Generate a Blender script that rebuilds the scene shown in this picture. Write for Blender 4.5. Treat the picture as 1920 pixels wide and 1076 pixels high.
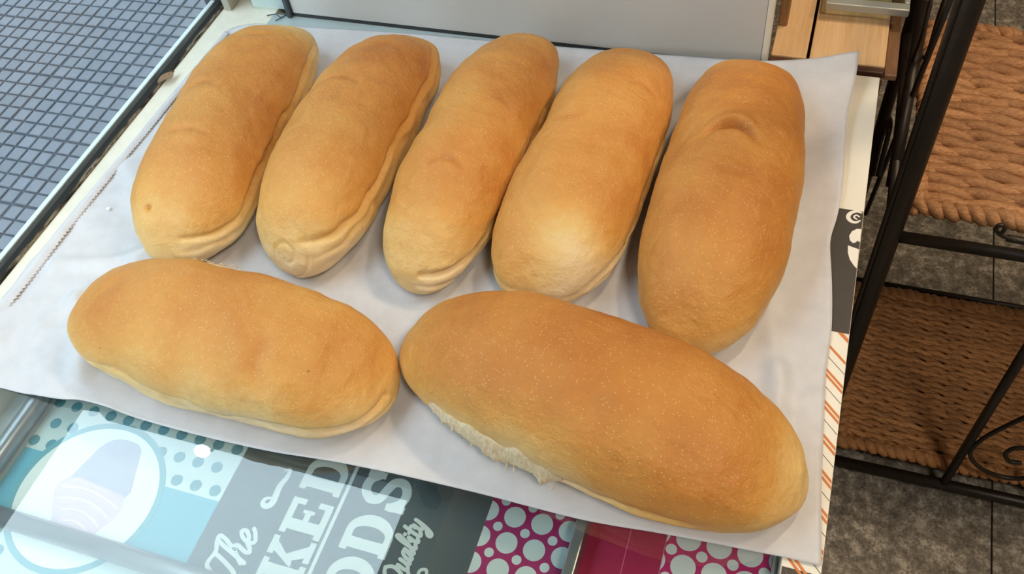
import bpy, bmesh, math, random
import numpy as np
from mathutils import Matrix, Vector, noise

for o in list(bpy.data.objects):
    bpy.data.objects.remove(o)
SC = bpy.context.scene
COL = SC.collection
random.seed(4)

# ------------------------------------------------------------------ camera
CAMH = 0.56
FPX = 1681.578
RM = np.array([[0.94657626, -0.18073889, 0.26707084],
               [0.30487137, 0.77147734, -0.55845874],
               [-0.10510389, 0.61004604, 0.78536425]])
cd = bpy.data.cameras.new('camera')
cd.sensor_width = 36
cd.lens = FPX / 1920 * 36
cd.clip_start = 0.01
cam = bpy.data.objects.new('camera', cd)
COL.objects.link(cam)
cam.matrix_world = Matrix.Translation((0, 0, CAMH)) @ Matrix(RM.tolist()).to_4x4()
SC.camera = cam

# ------------------------------------------------------------------ sky, exposure
SKY = 14.0
w = bpy.data.worlds.new('overcast_sky')
SC.world = w
w.use_nodes = True
w.node_tree.nodes['Background'].inputs[0].default_value = (0.74, 0.88, 1.0, 1)
w.node_tree.nodes['Background'].inputs[1].default_value = SKY
vs = SC.view_settings
vs.view_transform = 'Standard'
vs.look = 'None'
vs.gamma = 1
vs.use_curve_mapping = False
vs.exposure = -1.28


# ------------------------------------------------------------------ helpers
def ray(px, py):
    return RM @ np.array([px - 960.0, -(py - 538.0), -FPX])


def at(px, py, z=0.0):
    """point of the horizontal plane z seen at a pixel"""
    d = ray(px, py)
    t = (z - CAMH) / d[2]
    return Vector((d[0] * t, d[1] * t, z))


def onx(px, py, x):
    d = ray(px, py)
    t = x / d[0]
    return Vector((x, d[1] * t, CAMH + d[2] * t))


def ony(px, py, y):
    d = ray(px, py)
    t = y / d[1]
    return Vector((d[0] * t, y, CAMH + d[2] * t))


def proj(p):
    q = RM.T @ (np.array(p) - np.array([0, 0, CAMH]))
    if q[2] > -0.01:
        return None
    return 960 + q[0] * FPX / -q[2], 538 - q[1] * FPX / -q[2]


def srgb(r, g, b):
    def f(c):
        c /= 255
        return c / 12.92 if c <= 0.04045 else ((c + 0.055) / 1.055) ** 2.4
    return (f(r), f(g), f(b), 1)


def tag(o, label=None, cat=None, group=None, kind=None):
    for k, v in (('label', label), ('category', cat), ('group', group), ('kind', kind)):
        if v:
            o[k] = v
    return o


def empty(name, loc=(0, 0, 0), parent=None):
    o = bpy.data.objects.new(name, None)
    o.empty_display_size = 0.05
    COL.objects.link(o)
    o.location = loc
    if parent:
        o.parent = parent
    return o


def link(name, me, m=None, parent=None, smooth=False):
    if m is not None:
        me.materials.append(m)
    if smooth:
        me.polygons.foreach_set('use_smooth', [True] * len(me.polygons))
    o = bpy.data.objects.new(name, me)
    COL.objects.link(o)
    if parent:
        o.parent = parent
        o.matrix_parent_inverse = Matrix.Translation(-Vector(parent.location))
    return o


def mesh(name, v, f):
    me = bpy.data.meshes.new(name)
    me.from_pydata([tuple(p) for p in v], [], f)
    me.update()
    return me


def grid_faces(n, m, wrap=False):
    F = []
    for i in range(n - 1):
        for j in range(m if wrap else m - 1):
            k = (j + 1) % m
            F.append((i * m + j, i * m + k, (i + 1) * m + k, (i + 1) * m + j))
    return F


class MB:
    """collects boxes, prisms, tubes and ribbons into one mesh"""
    def __init__(self):
        self.v, self.f = [], []

    def add(self, v, f):
        b = len(self.v)
        self.v += [tuple(p) for p in v]
        self.f += [tuple(i + b for i in q) for q in f]
        return self

    def box(self, x0, x1, y0, y1, z0, z1, bev=0.0):
        if bev <= 0:
            v = [(x, y, z) for z in (z0, z1) for y in (y0, y1) for x in (x0, x1)]
            return self.add(v, [(0, 2, 3, 1), (4, 5, 7, 6), (0, 1, 5, 4), (2, 6, 7, 3), (0, 4, 6, 2), (1, 3, 7, 5)])
        bm = bmesh.new()
        bmesh.ops.create_cube(bm, size=1)
        for q in bm.verts:
            q.co = Vector(((x0 + x1) / 2 + q.co.x * (x1 - x0), (y0 + y1) / 2 + q.co.y * (y1 - y0), (z0 + z1) / 2 + q.co.z * (z1 - z0)))
        bmesh.ops.bevel(bm, geom=bm.edges[:], offset=bev, segments=2, affect='EDGES', profile=0.5)
        bm.verts.index_update()
        self.add([q.co for q in bm.verts], [[q.index for q in f.verts] for f in bm.faces])
        bm.free()
        return self

    def prism(self, pts, z0, z1):
        self.k = getattr(self, 'k', 0) + 1
        z1 += 1.5e-6 * (self.k % 60)      # overlapping strokes must not share a plane
        n = len(pts)
        v = [(p[0], p[1], z0) for p in pts] + [(p[0], p[1], z1) for p in pts]
        f = [tuple(range(n - 1, -1, -1)), tuple(range(n, 2 * n))] + [(i, (i + 1) % n, n + (i + 1) % n, n + i) for i in range(n)]
        return self.add(v, f)

    def disc(self, x, y, r, z0, z1, n=28):
        return self.prism([(x + r * math.cos(2 * math.pi * k / n), y + r * math.sin(2 * math.pi * k / n)) for k in range(n)], z0, z1)

    def ring(self, x, y, r0, r1, z0, z1, n=72):
        v = []
        for k in range(n):
            c, s = math.cos(2 * math.pi * k / n), math.sin(2 * math.pi * k / n)
            v += [(x + r0 * c, y + r0 * s, z0), (x + r1 * c, y + r1 * s, z0), (x + r1 * c, y + r1 * s, z1), (x + r0 * c, y + r0 * s, z1)]
        f = []
        for k in range(n):
            a, b = 4 * k, 4 * ((k + 1) % n)
            f += [(a + i, a + (i + 1) % 4, b + (i + 1) % 4, b + i) for i in range(4)]
        return self.add(v, f)

    def tube(self, pts, r, n=10, caps=True):
        pts = [Vector(p) for p in pts]
        rr = r if isinstance(r, (list, tuple)) else [r] * len(pts)
        t0 = (pts[1] - pts[0]).normalized()
        up = Vector((0, 0, 1)) if abs(t0.z) < 0.9 else Vector((1, 0, 0))
        nrm = t0.cross(up).normalized()
        V = []
        for i, p in enumerate(pts):
            t = (pts[min(i + 1, len(pts) - 1)] - pts[max(i - 1, 0)]).normalized()
            nrm = (nrm - t * nrm.dot(t)).normalized()
            b = t.cross(nrm)
            for k in range(n):
                a = 2 * math.pi * k / n
                V.append(p + (nrm * math.cos(a) + b * math.sin(a)) * rr[i])
        F = grid_faces(len(pts), n, True)
        if caps:
            F += [tuple(range(n - 1, -1, -1)), tuple((len(pts) - 1) * n + k for k in range(n))]
        return self.add(V, F)

    def ribbon(self, pts, wd, z0, z1):
        n = len(pts)
        ww = wd if isinstance(wd, (list, tuple)) else [wd] * n
        for i in range(n - 1):
            (x0, y0), (x1, y1) = pts[i], pts[i + 1]
            d = math.hypot(x1 - x0, y1 - y0) or 1e-9
            nx, ny = -(y1 - y0) / d, (x1 - x0) / d
            a, b = ww[i] / 2, ww[i + 1] / 2
            self.prism([(x0 - nx * a, y0 - ny * a), (x1 - nx * b, y1 - ny * b), (x1 + nx * b, y1 + ny * b), (x0 + nx * a, y0 + ny * a)], z0, z1)
        for i in range(n):
            self.disc(pts[i][0], pts[i][1], ww[i] / 2, z0, z1, 10)
        return self

    def build(self, name, m, parent=None, smooth=False):
        o = link(name, mesh(name, self.v, self.f), m, parent, smooth)
        return o


def catmull(pts, per=8):
    P = [Vector(p) for p in pts]
    P = [2 * P[0] - P[1]] + P + [2 * P[-1] - P[-2]]
    out = []
    for i in range(1, len(P) - 2):
        for k in range(per):
            t = k / per
            a, b, c, d = P[i - 1], P[i], P[i + 1], P[i + 2]
            out.append(0.5 * (2 * b + (c - a) * t + (2 * a - 5 * b + 4 * c - d) * t * t + (3 * b - a - 3 * c + d) * t ** 3))
    out.append(P[-2])
    return out


# ------------------------------------------------------------------ materials
MATS = {}


class NT:
    def __init__(self, name):
        self.m = bpy.data.materials.new(name)
        self.m.use_nodes = True
        self.t = self.m.node_tree
        self.b = self.t.nodes['Principled BSDF']
        self.out = self.t.nodes['Material Output']

    def n(self, typ, **kw):
        nd = self.t.nodes.new(typ)
        for k, v in kw.items():
            if k.startswith('i_'):
                nd.inputs[k[2:].replace('_', ' ')].default_value = v
            else:
                setattr(nd, k, v)
        return nd

    def l(self, a, b):
        self.t.links.new(a, b)

    def ramp(self, src, stops):
        r = self.n('ShaderNodeValToRGB')
        e = r.color_ramp.elements
        while len(e) < len(stops):
            e.new(0.5)
        for q, (p, c) in zip(e, stops):
            q.position = p
            q.color = c
        self.l(src, r.inputs[0])
        return r.outputs[0]

    def mix(self, fac, a, b, blend='MIX'):
        m = self.n('ShaderNodeMix', data_type='RGBA', blend_type=blend)
        for s, v in ((m.inputs[0], fac), (m.inputs[6], a), (m.inputs[7], b)):
            if hasattr(v, 'links'):
                self.l(v, s)
            else:
                s.default_value = v
        return m.outputs[2]

    def coords(self, kind='Object', scale=None):
        c = self.n('ShaderNodeTexCoord').outputs[kind]
        if scale:
            mp = self.n('ShaderNodeMapping')
            mp.inputs['Scale'].default_value = scale
            self.l(c, mp.inputs[0])
            return mp.outputs[0]
        return c

    def noise(self, co, scale, detail=3, rough=0.5):
        nd = self.n('ShaderNodeTexNoise', i_Scale=scale, i_Detail=detail, i_Roughness=rough)
        self.l(co, nd.inputs['Vector'])
        return nd.outputs[0]

    def bump(self, src, strength, dist=0.001, normal=None):
        b = self.n('ShaderNodeBump', i_Strength=strength, i_Distance=dist)
        self.l(src, b.inputs['Height'])
        if normal is not None:
            self.l(normal, b.inputs['Normal'])
        return b.outputs[0]


def mat(name, rgb, rough=0.6, metal=0.0, var=0.0, scale=40, bump=0.0, coat=0.0, spec=0.5, rnd=0.0, stretch=None):
    if name in MATS:
        return MATS[name]
    N = NT(name)
    c = srgb(*rgb)
    N.b.inputs['Roughness'].default_value = rough
    N.b.inputs['Metallic'].default_value = metal
    N.b.inputs['Specular IOR Level'].default_value = spec
    N.b.inputs['Coat Weight'].default_value = coat
    N.b.inputs['Coat Roughness'].default_value = 0.03
    N.b.inputs['Base Color'].default_value = c
    src = None
    if var or bump:
        co = N.coords('Object', stretch)
        nz = N.noise(co, scale, 5, 0.6)
        if var:
            src = N.ramp(nz, [(0.3, tuple(x * (1 - var) for x in c[:3]) + (1,)), (0.7, tuple(min(1, x * (1 + var)) for x in c[:3]) + (1,))])
        if bump:
            N.l(N.bump(nz, bump, 0.002), N.b.inputs['Normal'])
    if rnd:
        oi = N.n('ShaderNodeObjectInfo')
        k = N.ramp(oi.outputs['Random'], [(0, (1 - rnd,) * 3 + (1,)), (1, (1 + rnd * 0.5,) * 3 + (1,))])
        src = N.mix(1.0, src if src is not None else c, k, 'MULTIPLY')
    if src is not None:
        N.l(src, N.b.inputs['Base Color'])
    MATS[name] = N.m
    return N.m


def glass_mat(name, tint, gain):
    """clear sheet glass: reflection on the front faces, tinted see-through"""
    N = NT(name)
    N.t.nodes.remove(N.b)
    tr = N.n('ShaderNodeBsdfTransparent')
    tr.inputs[0].default_value = tint
    gl = N.n('ShaderNodeBsdfGlossy', i_Roughness=0.0)
    fr = N.n('ShaderNodeFresnel', i_IOR=1.55)
    ge = N.n('ShaderNodeNewGeometry')
    inv = N.n('ShaderNodeMath', operation='SUBTRACT')
    inv.inputs[0].default_value = 1
    N.l(ge.outputs['Backfacing'], inv.inputs[1])
    mu = N.n('ShaderNodeMath', operation='MULTIPLY')
    N.l(fr.outputs[0], mu.inputs[0])
    N.l(inv.outputs[0], mu.inputs[1])
    m2 = N.n('ShaderNodeMath', operation='MULTIPLY', use_clamp=True)
    m2.inputs[1].default_value = gain
    N.l(mu.outputs[0], m2.inputs[0])
    mx = N.n('ShaderNodeMixShader')
    N.l(m2.outputs[0], mx.inputs[0])
    N.l(tr.outputs[0], mx.inputs[1])
    N.l(gl.outputs[0], mx.inputs[2])
    N.l(mx.outputs[0], N.out.inputs[0])
    return N.m


def crust_mat(name, seed, tone):
    N = NT(name)
    at_ = N.n('ShaderNodeAttribute', attribute_name='bake')
    co = N.coords('Object')
    mp = N.n('ShaderNodeMapping')
    mp.inputs['Location'].default_value = (seed * 3.1, seed * 1.7, 0)
    N.l(co, mp.inputs[0])
    co = mp.outputs[0]
    n1 = N.noise(co, 26, 4, 0.6)
    n2 = N.noise(co, 130, 4, 0.65)
    a = N.n('ShaderNodeMath', operation='MULTIPLY_ADD')
    a.inputs[1].default_value = 0.40
    N.l(n1, a.inputs[0])
    N.l(at_.outputs['Fac'], a.inputs[2])
    b = N.n('ShaderNodeMath', operation='MULTIPLY_ADD')
    b.inputs[1].default_value = 0.22
    N.l(n2, b.inputs[0])
    N.l(a.outputs[0], b.inputs[2])
    t = tone
    sc = N.n('ShaderNodeMath', operation='MULTIPLY')
    sc.inputs[1].default_value = 0.84
    N.l(b.outputs[0], sc.inputs[0])
    base = N.ramp(sc.outputs[0], [(0.08, srgb(226, 204, 164)), (0.30, srgb(223, 188, 124)), (0.56, srgb(212 + t, 158 + t, 84 + t)), (0.84, srgb(197 + t, 134 + t, 65 + t)), (1.0, srgb(180, 114, 52))])
    # pale flour-like flecks and tiny blisters
    vo = N.n('ShaderNodeTexVoronoi', i_Scale=520)
    N.l(co, vo.inputs['Vector'])
    sep = N.n('ShaderNodeSeparateColor')
    N.l(vo.outputs['Color'], sep.inputs[0])
    gt = N.n('ShaderNodeMath', operation='GREATER_THAN')
    gt.inputs[1].default_value = 0.70
    N.l(sep.outputs[0], gt.inputs[0])
    near = N.ramp(vo.outputs['Distance'], [(0.12, (1, 1, 1, 1)), (0.36, (0, 0, 0, 1))])
    fl = N.n('ShaderNodeMath', operation='MULTIPLY')
    N.l(near, fl.inputs[0])
    N.l(gt.outputs[0], fl.inputs[1])
    fl2 = N.n('ShaderNodeMath', operation='MULTIPLY')
    fl2.inputs[1].default_value = 0.34
    N.l(fl.outputs[0], fl2.inputs[0])
    col = N.mix(fl2.outputs[0], base, srgb(243, 218, 166))
    # rare dark specks
    n4 = N.noise(co, 210, 1, 0.4)
    dk = N.ramp(n4, [(0.80, (0, 0, 0, 1)), (0.84, (0.7, 0.7, 0.7, 1))])
    col = N.mix(dk, col, srgb(150, 92, 44))
    N.l(col, N.b.inputs['Base Color'])
    n3 = N.noise(co, 420, 3, 0.7)
    nb = N.bump(n3, 0.16, 0.0012)
    nb = N.bump(n2, 0.42, 0.003, nb)
    nb = N.bump(N.noise(co, 60, 3, 0.6), 0.30, 0.006, nb)
    nb = N.bump(fl.outputs[0], 0.25, 0.0005, nb)
    N.l(nb, N.b.inputs['Normal'])
    N.b.inputs['Roughness'].default_value = 0.52
    N.b.inputs['Specular IOR Level'].default_value = 0.32
    N.b.inputs['Subsurface Weight'].default_value = 0.06
    N.b.inputs['Subsurface Radius'].default_value = (0.006, 0.003, 0.001)
    return N.m


def stone_mat():
    N = NT('mottled_stone')
    co = N.coords('Object')
    n1 = N.noise(co, 55, 8, 0.75)
    n2 = N.noise(co, 9, 4, 0.6)
    n3 = N.noise(co, 260, 3, 0.7)
    c1 = N.ramp(n1, [(0.36, srgb(98, 93, 86)), (0.5, srgb(136, 130, 122)), (0.62, srgb(190, 184, 176))])
    c2 = N.ramp(n2, [(0.3, (0.72, 0.72, 0.72, 1)), (0.7, (1.12, 1.1, 1.06, 1))])
    c3 = N.ramp(n3, [(0.38, (0.62, 0.62, 0.62, 1)), (0.62, (1.15, 1.15, 1.15, 1))])
    c = N.mix(1, N.mix(1, c1, c2, 'MULTIPLY'), c3, 'MULTIPLY')
    N.l(c, N.b.inputs['Base Color'])
    N.b.inputs['Roughness'].default_value = 0.55
    N.l(N.bump(n1, 0.25, 0.002), N.b.inputs['Normal'])
    return N.m


def wood_mat(name, lo, hi, axis_scale, rough=0.45):
    N = NT(name)
    co = N.coords('Object', axis_scale)
    n1 = N.noise(co, 5, 5, 0.6)
    n2 = N.noise(co, 34, 3, 0.6)
    c = N.ramp(n1, [(0.3, srgb(*lo)), (0.7, srgb(*hi))])
    c = N.mix(0.35, c, N.ramp(n2, [(0.35, srgb(*lo)), (0.65, srgb(*hi))]))
    N.l(c, N.b.inputs['Base Color'])
    N.b.inputs['Roughness'].default_value = rough
    N.l(N.bump(n2, 0.12, 0.001), N.b.inputs['Normal'])
    return N.m


def fibre_mat(name, lo, hi):
    N = NT(name)
    co = N.coords('Object', (1, 3, 3))
    n1 = N.noise(co, 190, 4, 0.7)
    n2 = N.noise(co, 16, 3, 0.6)
    c = N.ramp(n1, [(0.3, srgb(*lo)), (0.72, srgb(*hi))])
    c = N.mix(1, c, N.ramp(n2, [(0.3, (0.72, 0.68, 0.62, 1)), (0.7, (1.15, 1.12, 1.08, 1))]), 'MULTIPLY')
    oi = N.n('ShaderNodeObjectInfo')
    c = N.mix(1, c, N.ramp(oi.outputs['Random'], [(0, (0.86, 0.84, 0.82, 1)), (1, (1.1, 1.1, 1.1, 1))]), 'MULTIPLY')
    N.l(c, N.b.inputs['Base Color'])
    N.l(N.bump(n1, 0.5, 0.002), N.b.inputs['Normal'])
    N.b.inputs['Roughness'].default_value = 0.65
    return N.m


def paper_mat():
    N = NT('white_parchment')
    co = N.coords('Object')
    n1 = N.noise(co, 60, 4, 0.6)
    c = N.ramp(n1, [(0.3, srgb(197, 198, 204)), (0.7, srgb(207, 208, 214))])
    N.l(c, N.b.inputs['Base Color'])
    N.b.inputs['Roughness'].default_value = 0.42
    N.b.inputs['Specular IOR Level'].default_value = 0.4
    N.l(N.bump(N.noise(co, 300, 3), 0.06, 0.001), N.b.inputs['Normal'])
    return N.m


def gasket_mat():
    """black sealant with smeared dirt along its inner edge"""
    N = NT('black_sealant')
    co = N.coords('Object', (1, 0.18, 1))
    n = N.noise(co, 120, 5, 0.65)
    sp = N.n('ShaderNodeSeparateXYZ')
    N.l(N.coords('Object'), sp.inputs[0])
    r = N.n('ShaderNodeMapRange')
    r.inputs['From Min'].default_value = -0.6335
    r.inputs['From Max'].default_value = -0.6245
    N.l(sp.outputs[0], r.inputs[0])
    ad = N.n('ShaderNodeMath', operation='MULTIPLY')
    N.l(r.outputs[0], ad.inputs[0])
    N.l(n, ad.inputs[1])
    c = N.ramp(ad.outputs[0], [(0.40, srgb(34, 34, 33)), (0.46, srgb(92, 84, 72)), (0.54, srgb(150, 140, 122)), (0.6, srgb(60, 56, 50))])
    N.l(c, N.b.inputs['Base Color'])
    N.b.inputs['Roughness'].default_value = 0.7
    N.b.inputs['Specular IOR Level'].default_value = 0.2
    N.l(N.bump(n, 0.4, 0.002), N.b.inputs['Normal'])
    return N.m


M_PAPER = paper_mat()
M_CREAM = mat('cream_painted_board', (222, 220, 206), 0.5, var=0.05, scale=60, bump=0.05)
M_ALU = mat('brushed_aluminium', (176, 180, 184), 0.32, 0.85, var=0.06, scale=90)
M_TUBE = mat('grey_metal_tube', (150, 152, 158), 0.3, 0.7, var=0.05)
M_BLACK = mat('black_metal', (40, 34, 30), 0.42, 0.25, var=0.2, scale=120, bump=0.05)
M_STONE = stone_mat()
M_GLASS = glass_mat('clear_window_glass', (0.94, 0.97, 0.96, 1), 1.0)
M_TOPGLASS = glass_mat('clear_table_glass', (0.93, 0.97, 0.96, 1), 2.7)
M_GREENGLASS = glass_mat('greenish_case_glass', (0.78, 0.87, 0.86, 1), 1.6)
M_WALL = mat('off_white_plaster', (206, 200, 190), 0.8, var=0.03, scale=8)

# ------------------------------------------------------------------ the setting
FLOOR = -0.76
WX = -0.632          # window plane


def struct(o):
    o['kind'] = 'structure'
    return o


def sbox(name, m, *a, parent=None, bev=0.0):
    return MB().box(*a, bev=bev).build(name, m, parent)


# shop floor: stone-look tiles over a dark bed
fl = struct(sbox('floor', mat('dark_grout', (60, 54, 48), 0.9), -0.60, 3.2, -2.6, 3.6, FLOOR - 0.05, FLOOR - 0.004))
XT = [-0.60, -0.222, 0.378, 0.978, 1.578, 2.178, 2.778, 3.2]
YT = [-2.6, -2.2, -1.6, -1.0, -0.4, 0.2, 0.80, 1.40, 2.0, 2.6, 3.2, 3.6]
for i in range(len(XT) - 1):
    for j in range(len(YT) - 1):
        sbox('floor_tile', M_STONE, XT[i] + 0.0012, XT[i + 1] - 0.0012, YT[j] + 0.0012, YT[j + 1] - 0.0012, FLOOR - 0.004, FLOOR, parent=fl, bev=0.001)

# street pavement of small square panes, five by five to a tile
TX, TY = 0.1900, 0.2020
PX0, PY0 = -1.789, 1.3105
px_, py_ = TX / 5, TY / 5
M_PANE = mat('grey_paving', (106, 110, 119), 0.75, var=0.10, scale=130, bump=0.18, rnd=0.12)
pav = struct(sbox('pavement', mat('dark_paving_joint', (60, 65, 74), 0.9, var=0.12, scale=90), -6.0, -0.6448, -2.5, 5.0, FLOOR - 0.06, FLOOR - 0.0035))
PAN = {}


def pane_mesh(wx0, wx1, wy0, wy1):
    e, zt = 0.0016, 0.0
    x0, x1, y0, y1 = wx0, wx1, wy0, wy1
    v = [(x0, y0, -0.005), (x1, y0, -0.005), (x1, y1, -0.005), (x0, y1, -0.005),
         (x0, y0, zt - 0.0015), (x1, y0, zt - 0.0015), (x1, y1, zt - 0.0015), (x0, y1, zt - 0.0015),
         (x0 + e, y0 + e, zt), (x1 - e, y0 + e, zt), (x1 - e, y1 - e, zt), (x0 + e, y1 - e, zt)]
    f = [(8, 9, 10, 11)]
    for b in (0, 4):
        f += [(b + k, b + (k + 1) % 4, b + 4 + (k + 1) % 4, b + 4 + k) for k in range(4)]
    return v, f


seen, rest = [], MB()
for i in range(-55, 28):
    for j in range(-60, 50):
        cx, cy = PX0 + (i + 0.5) * px_, PY0 + (j + 0.5) * py_
        if cx > -0.668 or cx < -3.4 or cy < 0.2 or cy > 3.2:
            continue
        g0, g1, g2, g3 = 0.0030, 0.0030, 0.0030, 0.0030
        if i % 5 == 0: g0 = 0.0042
        if i % 5 == 4: g1 = 0.0042
        if j % 5 == 0: g2 = 0.0042
        if j % 5 == 4: g3 = 0.0042
        q = proj((cx, cy, FLOOR))
        vis = q and -18 < q[0] < 445 and -14 < q[1] < 540 and q[0] < 432 - 0.81 * q[1]
        key = (i % 5 == 0, i % 5 == 4, j % 5 == 0, j % 5 == 4)
        v, f = pane_mesh(-px_ / 2 + g0, px_ / 2 - g1, -py_ / 2 + g2, py_ / 2 - g3)
        if vis:
            seen.append((q[1], key, (cx, cy), v, f))
        else:
            rest.add([(a + cx, b + cy, c + FLOOR) for a, b, c in v], f)
seen.sort(key=lambda s: -s[0])
for k, (_, key, (cx, cy), v, f) in enumerate(seen):
    if k >= 300:
        rest.add([(a + cx, b + cy, c + FLOOR) for a, b, c in v], f)
        continue
    if key not in PAN:
        PAN[key] = mesh('paving_pane', v, f)
        PAN[key].materials.append(M_PANE)
    o = link('paving_pane', PAN[key], None, pav)
    o.location = (cx, cy, FLOOR + random.uniform(-0.0006, 0.0006))
    o.rotation_euler = (random.uniform(-0.008, 0.008), random.uniform(-0.008, 0.008), random.uniform(-0.01, 0.01))
r = rest.build('paving_panes_beyond', M_PANE, pav)
r['kind'] = 'stuff'

# street side beyond: carriageway and the house row across the road
struct(sbox('street', mat('asphalt', (90, 92, 96), 0.9, var=0.1, scale=30), -11.0, -6.0, -12, 14, FLOOR - 0.3, FLOOR - 0.12))
struct(sbox('wall_opposite', mat('street_facade', (118, 116, 112), 0.9, var=0.08, scale=1.2), -11.6, -11.0, -14, 16, FLOOR - 0.3, 12.4))
struct(sbox('unseen_dark_canopy', mat('canopy_grey', (120, 124, 128), 0.8), -2.4, -0.70, 1.10, 4.6, 2.30, 2.42))  # unseen; added so its edge reflects as a dark strip in the table glass

lp = tag(empty('canopy_lamp', (-1.852, 1.030, 2.28)), 'small round white lamp hung at the edge of the pavement canopy', 'lamp')
_q = NT('canopy_lamp_glow')
_q.b.inputs['Emission Color'].default_value = (1, 0.97, 0.92, 1)
_q.b.inputs['Emission Strength'].default_value = 30
_v = []
for _i in range(9):
    for _j in range(16):
        _a, _b = math.pi * _i / 8, 2 * math.pi * _j / 16
        _v.append((-1.852 + 0.032 * math.sin(_a) * math.cos(_b), 1.030 + 0.024 * math.sin(_a) * math.sin(_b), 2.28 + 0.024 * math.cos(_a)))
link('globe', mesh('globe', _v, grid_faces(9, 16, True)), _q.m, lp, True)
MB().tube([(-1.852, 1.045, 2.31), (-1.852, 1.06, 2.335), (-1.852, 1.0995, 2.345)], 0.006, 10).build('bracket', M_BLACK, lp, True)

# window: glass between lintel and sill, dark sealant, white outer strip
win = struct(empty('window_1', (WX, 0, 0)))
YB = 0.705
sbox('glass_pane', M_GLASS, WX - 0.003, WX + 0.003, -0.5, YB - 0.004, 0.004, 1.36, parent=win)
sbox('glazing_strip', mat('white_aluminium_strip', (206, 218, 222), 0.4, 0.2), -0.6445, -0.6390, -2.4, YB, -0.03, 0.004, parent=win, bev=0.0008)
sbox('gasket', gasket_mat(), -0.6389, -0.6243, -2.4, YB, -0.02, 0.0035, parent=win, bev=0.0015)
sbox('corner_post', mat('dark_frame_aluminium', (74, 78, 80), 0.4, 0.5), -0.655, -0.622, YB, YB + 0.03, -0.02, 1.36, parent=win, bev=0.002)
sbox('corner_bead', mat('grey_sealant_bead', (168, 166, 152), 0.6), -0.6215, -0.612, YB - 0.012, YB + 0.03, 0.0, 0.9, parent=win, bev=0.002)
sill = struct(sbox('trim_1', M_CREAM, -0.6243, -0.560, -2.4, 0.76, -0.03, 0.0008, bev=0.0008))
struct(sbox('wall_left', M_WALL, -0.6445, -0.602, -2.5, 3.6, FLOOR - 0.05, -0.0305))
struct(sbox('wall_above_window', M_WALL, -0.70, -0.60, -2.5, 3.6, 1.36, 2.2))
struct(sbox('wall_beyond_window', M_WALL, -0.655, -0.60, YB + 0.06, 3.6, -0.03, 1.36))
struct(sbox('wall_daylight_cut', M_WALL, -0.655, -0.60, -2.6, -0.5, -0.03, 1.36))  # unseen; added to shorten the window and cut daylight on the table
struct(sbox('wall_back', M_WALL, -0.76, 3.3, 3.6, 3.7, FLOOR, 2.2))
struct(sbox('wall_right', M_WALL, 3.2, 3.3, -2.6, 3.6, FLOOR, 2.2))
struct(sbox('wall_front', M_WALL, -0.76, 3.3, -2.7, -2.6, FLOOR, 2.2))
struct(sbox('ceiling', mat('ceiling_grey', (150, 146, 138), 0.9), -0.76, 3.3, -2.7, 3.7, 2.2, 2.3))


# ------------------------------------------------------------------ shop lamps (warm) and an added fill lamp
def spot_lamp(loc, power, label, size=0.05, color=(1.0, 0.78, 0.53)):
    t = tag(empty('ceiling_spot', loc), label, 'lamp', 'warm ceiling spots of the shop')
    x, y, z = loc
    MB().tube([(x, y, z + 0.02), (x, y, z + 0.13)], [size * 1.15, size * 0.8], 28).build('housing', mat('lamp_white', (225, 225, 222), 0.4), t, True)
    MB().tube([(x, y, z + 0.13), (x, y, 2.2)], 0.012, 12).build('stem', mat('lamp_white', (225, 225, 222), 0.4), t, True)
    N = MATS.get('lamp_glow')
    if not N:
        q = NT('lamp_glow')
        q.b.inputs['Emission Color'].default_value = (1, 0.75, 0.45, 1)
        q.b.inputs['Emission Strength'].default_value = 20
        N = MATS['lamp_glow'] = q.m
    MB().disc(x, y, size, z + 0.016, z + 0.0195).build('bulb_face', N, t)
    ld = bpy.data.lights.new('spot_light', 'AREA')
    ld.shape = 'DISK'
    ld.size = size * 2
    ld.energy = power
    ld.color = color
    lo = bpy.data.objects.new('spot_light', ld)
    COL.objects.link(lo)
    lo.parent = t
    lo.location = (0, 0, 0)
    return t


spot_lamp((0.42, 1.10, 1.55), 21.0, 'small white ceiling spot nearest the bread table', size=0.07)
spot_lamp((1.30, 0.9, 1.70), 33.0, 'wide white ceiling lamp over the metal rack', size=0.22)
spot_lamp((0.75, -0.5, 1.80), 42.0, 'unseen fill lamp added behind the viewer for the low shelf and floor', size=0.22, color=(1.0, 0.88, 0.74))  # added fill light, lifts the lower shelf and the floor

# ------------------------------------------------------------------ display table
RIMX = 0.0405
TR = 0.0646
tb = tag(empty('display_table', (-0.25, 0.3, FLOOR)), 'display table with glass top and printed white rim under the bread', 'table')
sbox('frame', M_CREAM, -0.558, TR - 0.002, -0.18, YB - 0.002, -0.062, -0.0235, parent=tb, bev=0.002)
for x in (-0.54, TR - 0.05):
    for y in (-0.16, YB - 0.05):
        sbox('leg', M_CREAM, x, x + 0.04, y, y + 0.04, FLOOR, -0.062, parent=tb, bev=0.002)
sbox('tray_base', mat('pale_grey_lacquer', (158, 172, 178), 0.35, 0.0, var=0.03), -0.558, RIMX - 0.001, -0.179, YB - 0.003, -0.0235, -0.0212, parent=tb)
sbox('glass_top', M_TOPGLASS, -0.556, RIMX - 0.0005, -0.178, YB - 0.004, -0.0045, 0.0, parent=tb)
MB().tube([(-0.5275, -0.178, -0.0125), (-0.5275, YB - 0.01, -0.0125)], 0.0078, 20).build('frame_tube', M_TUBE, tb, True)
MB().tube([(-0.519, 0.1215, -0.0125), (-0.10, 0.1215, -0.0125)], 0.0072, 20).build('frame_tube', M_TUBE, tb, True)
MB().box(-0.0905, -0.0826, -0.178, YB - 0.005, -0.0210, -0.0046, 0.001).build('joint_strip', M_TUBE, tb)
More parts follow.
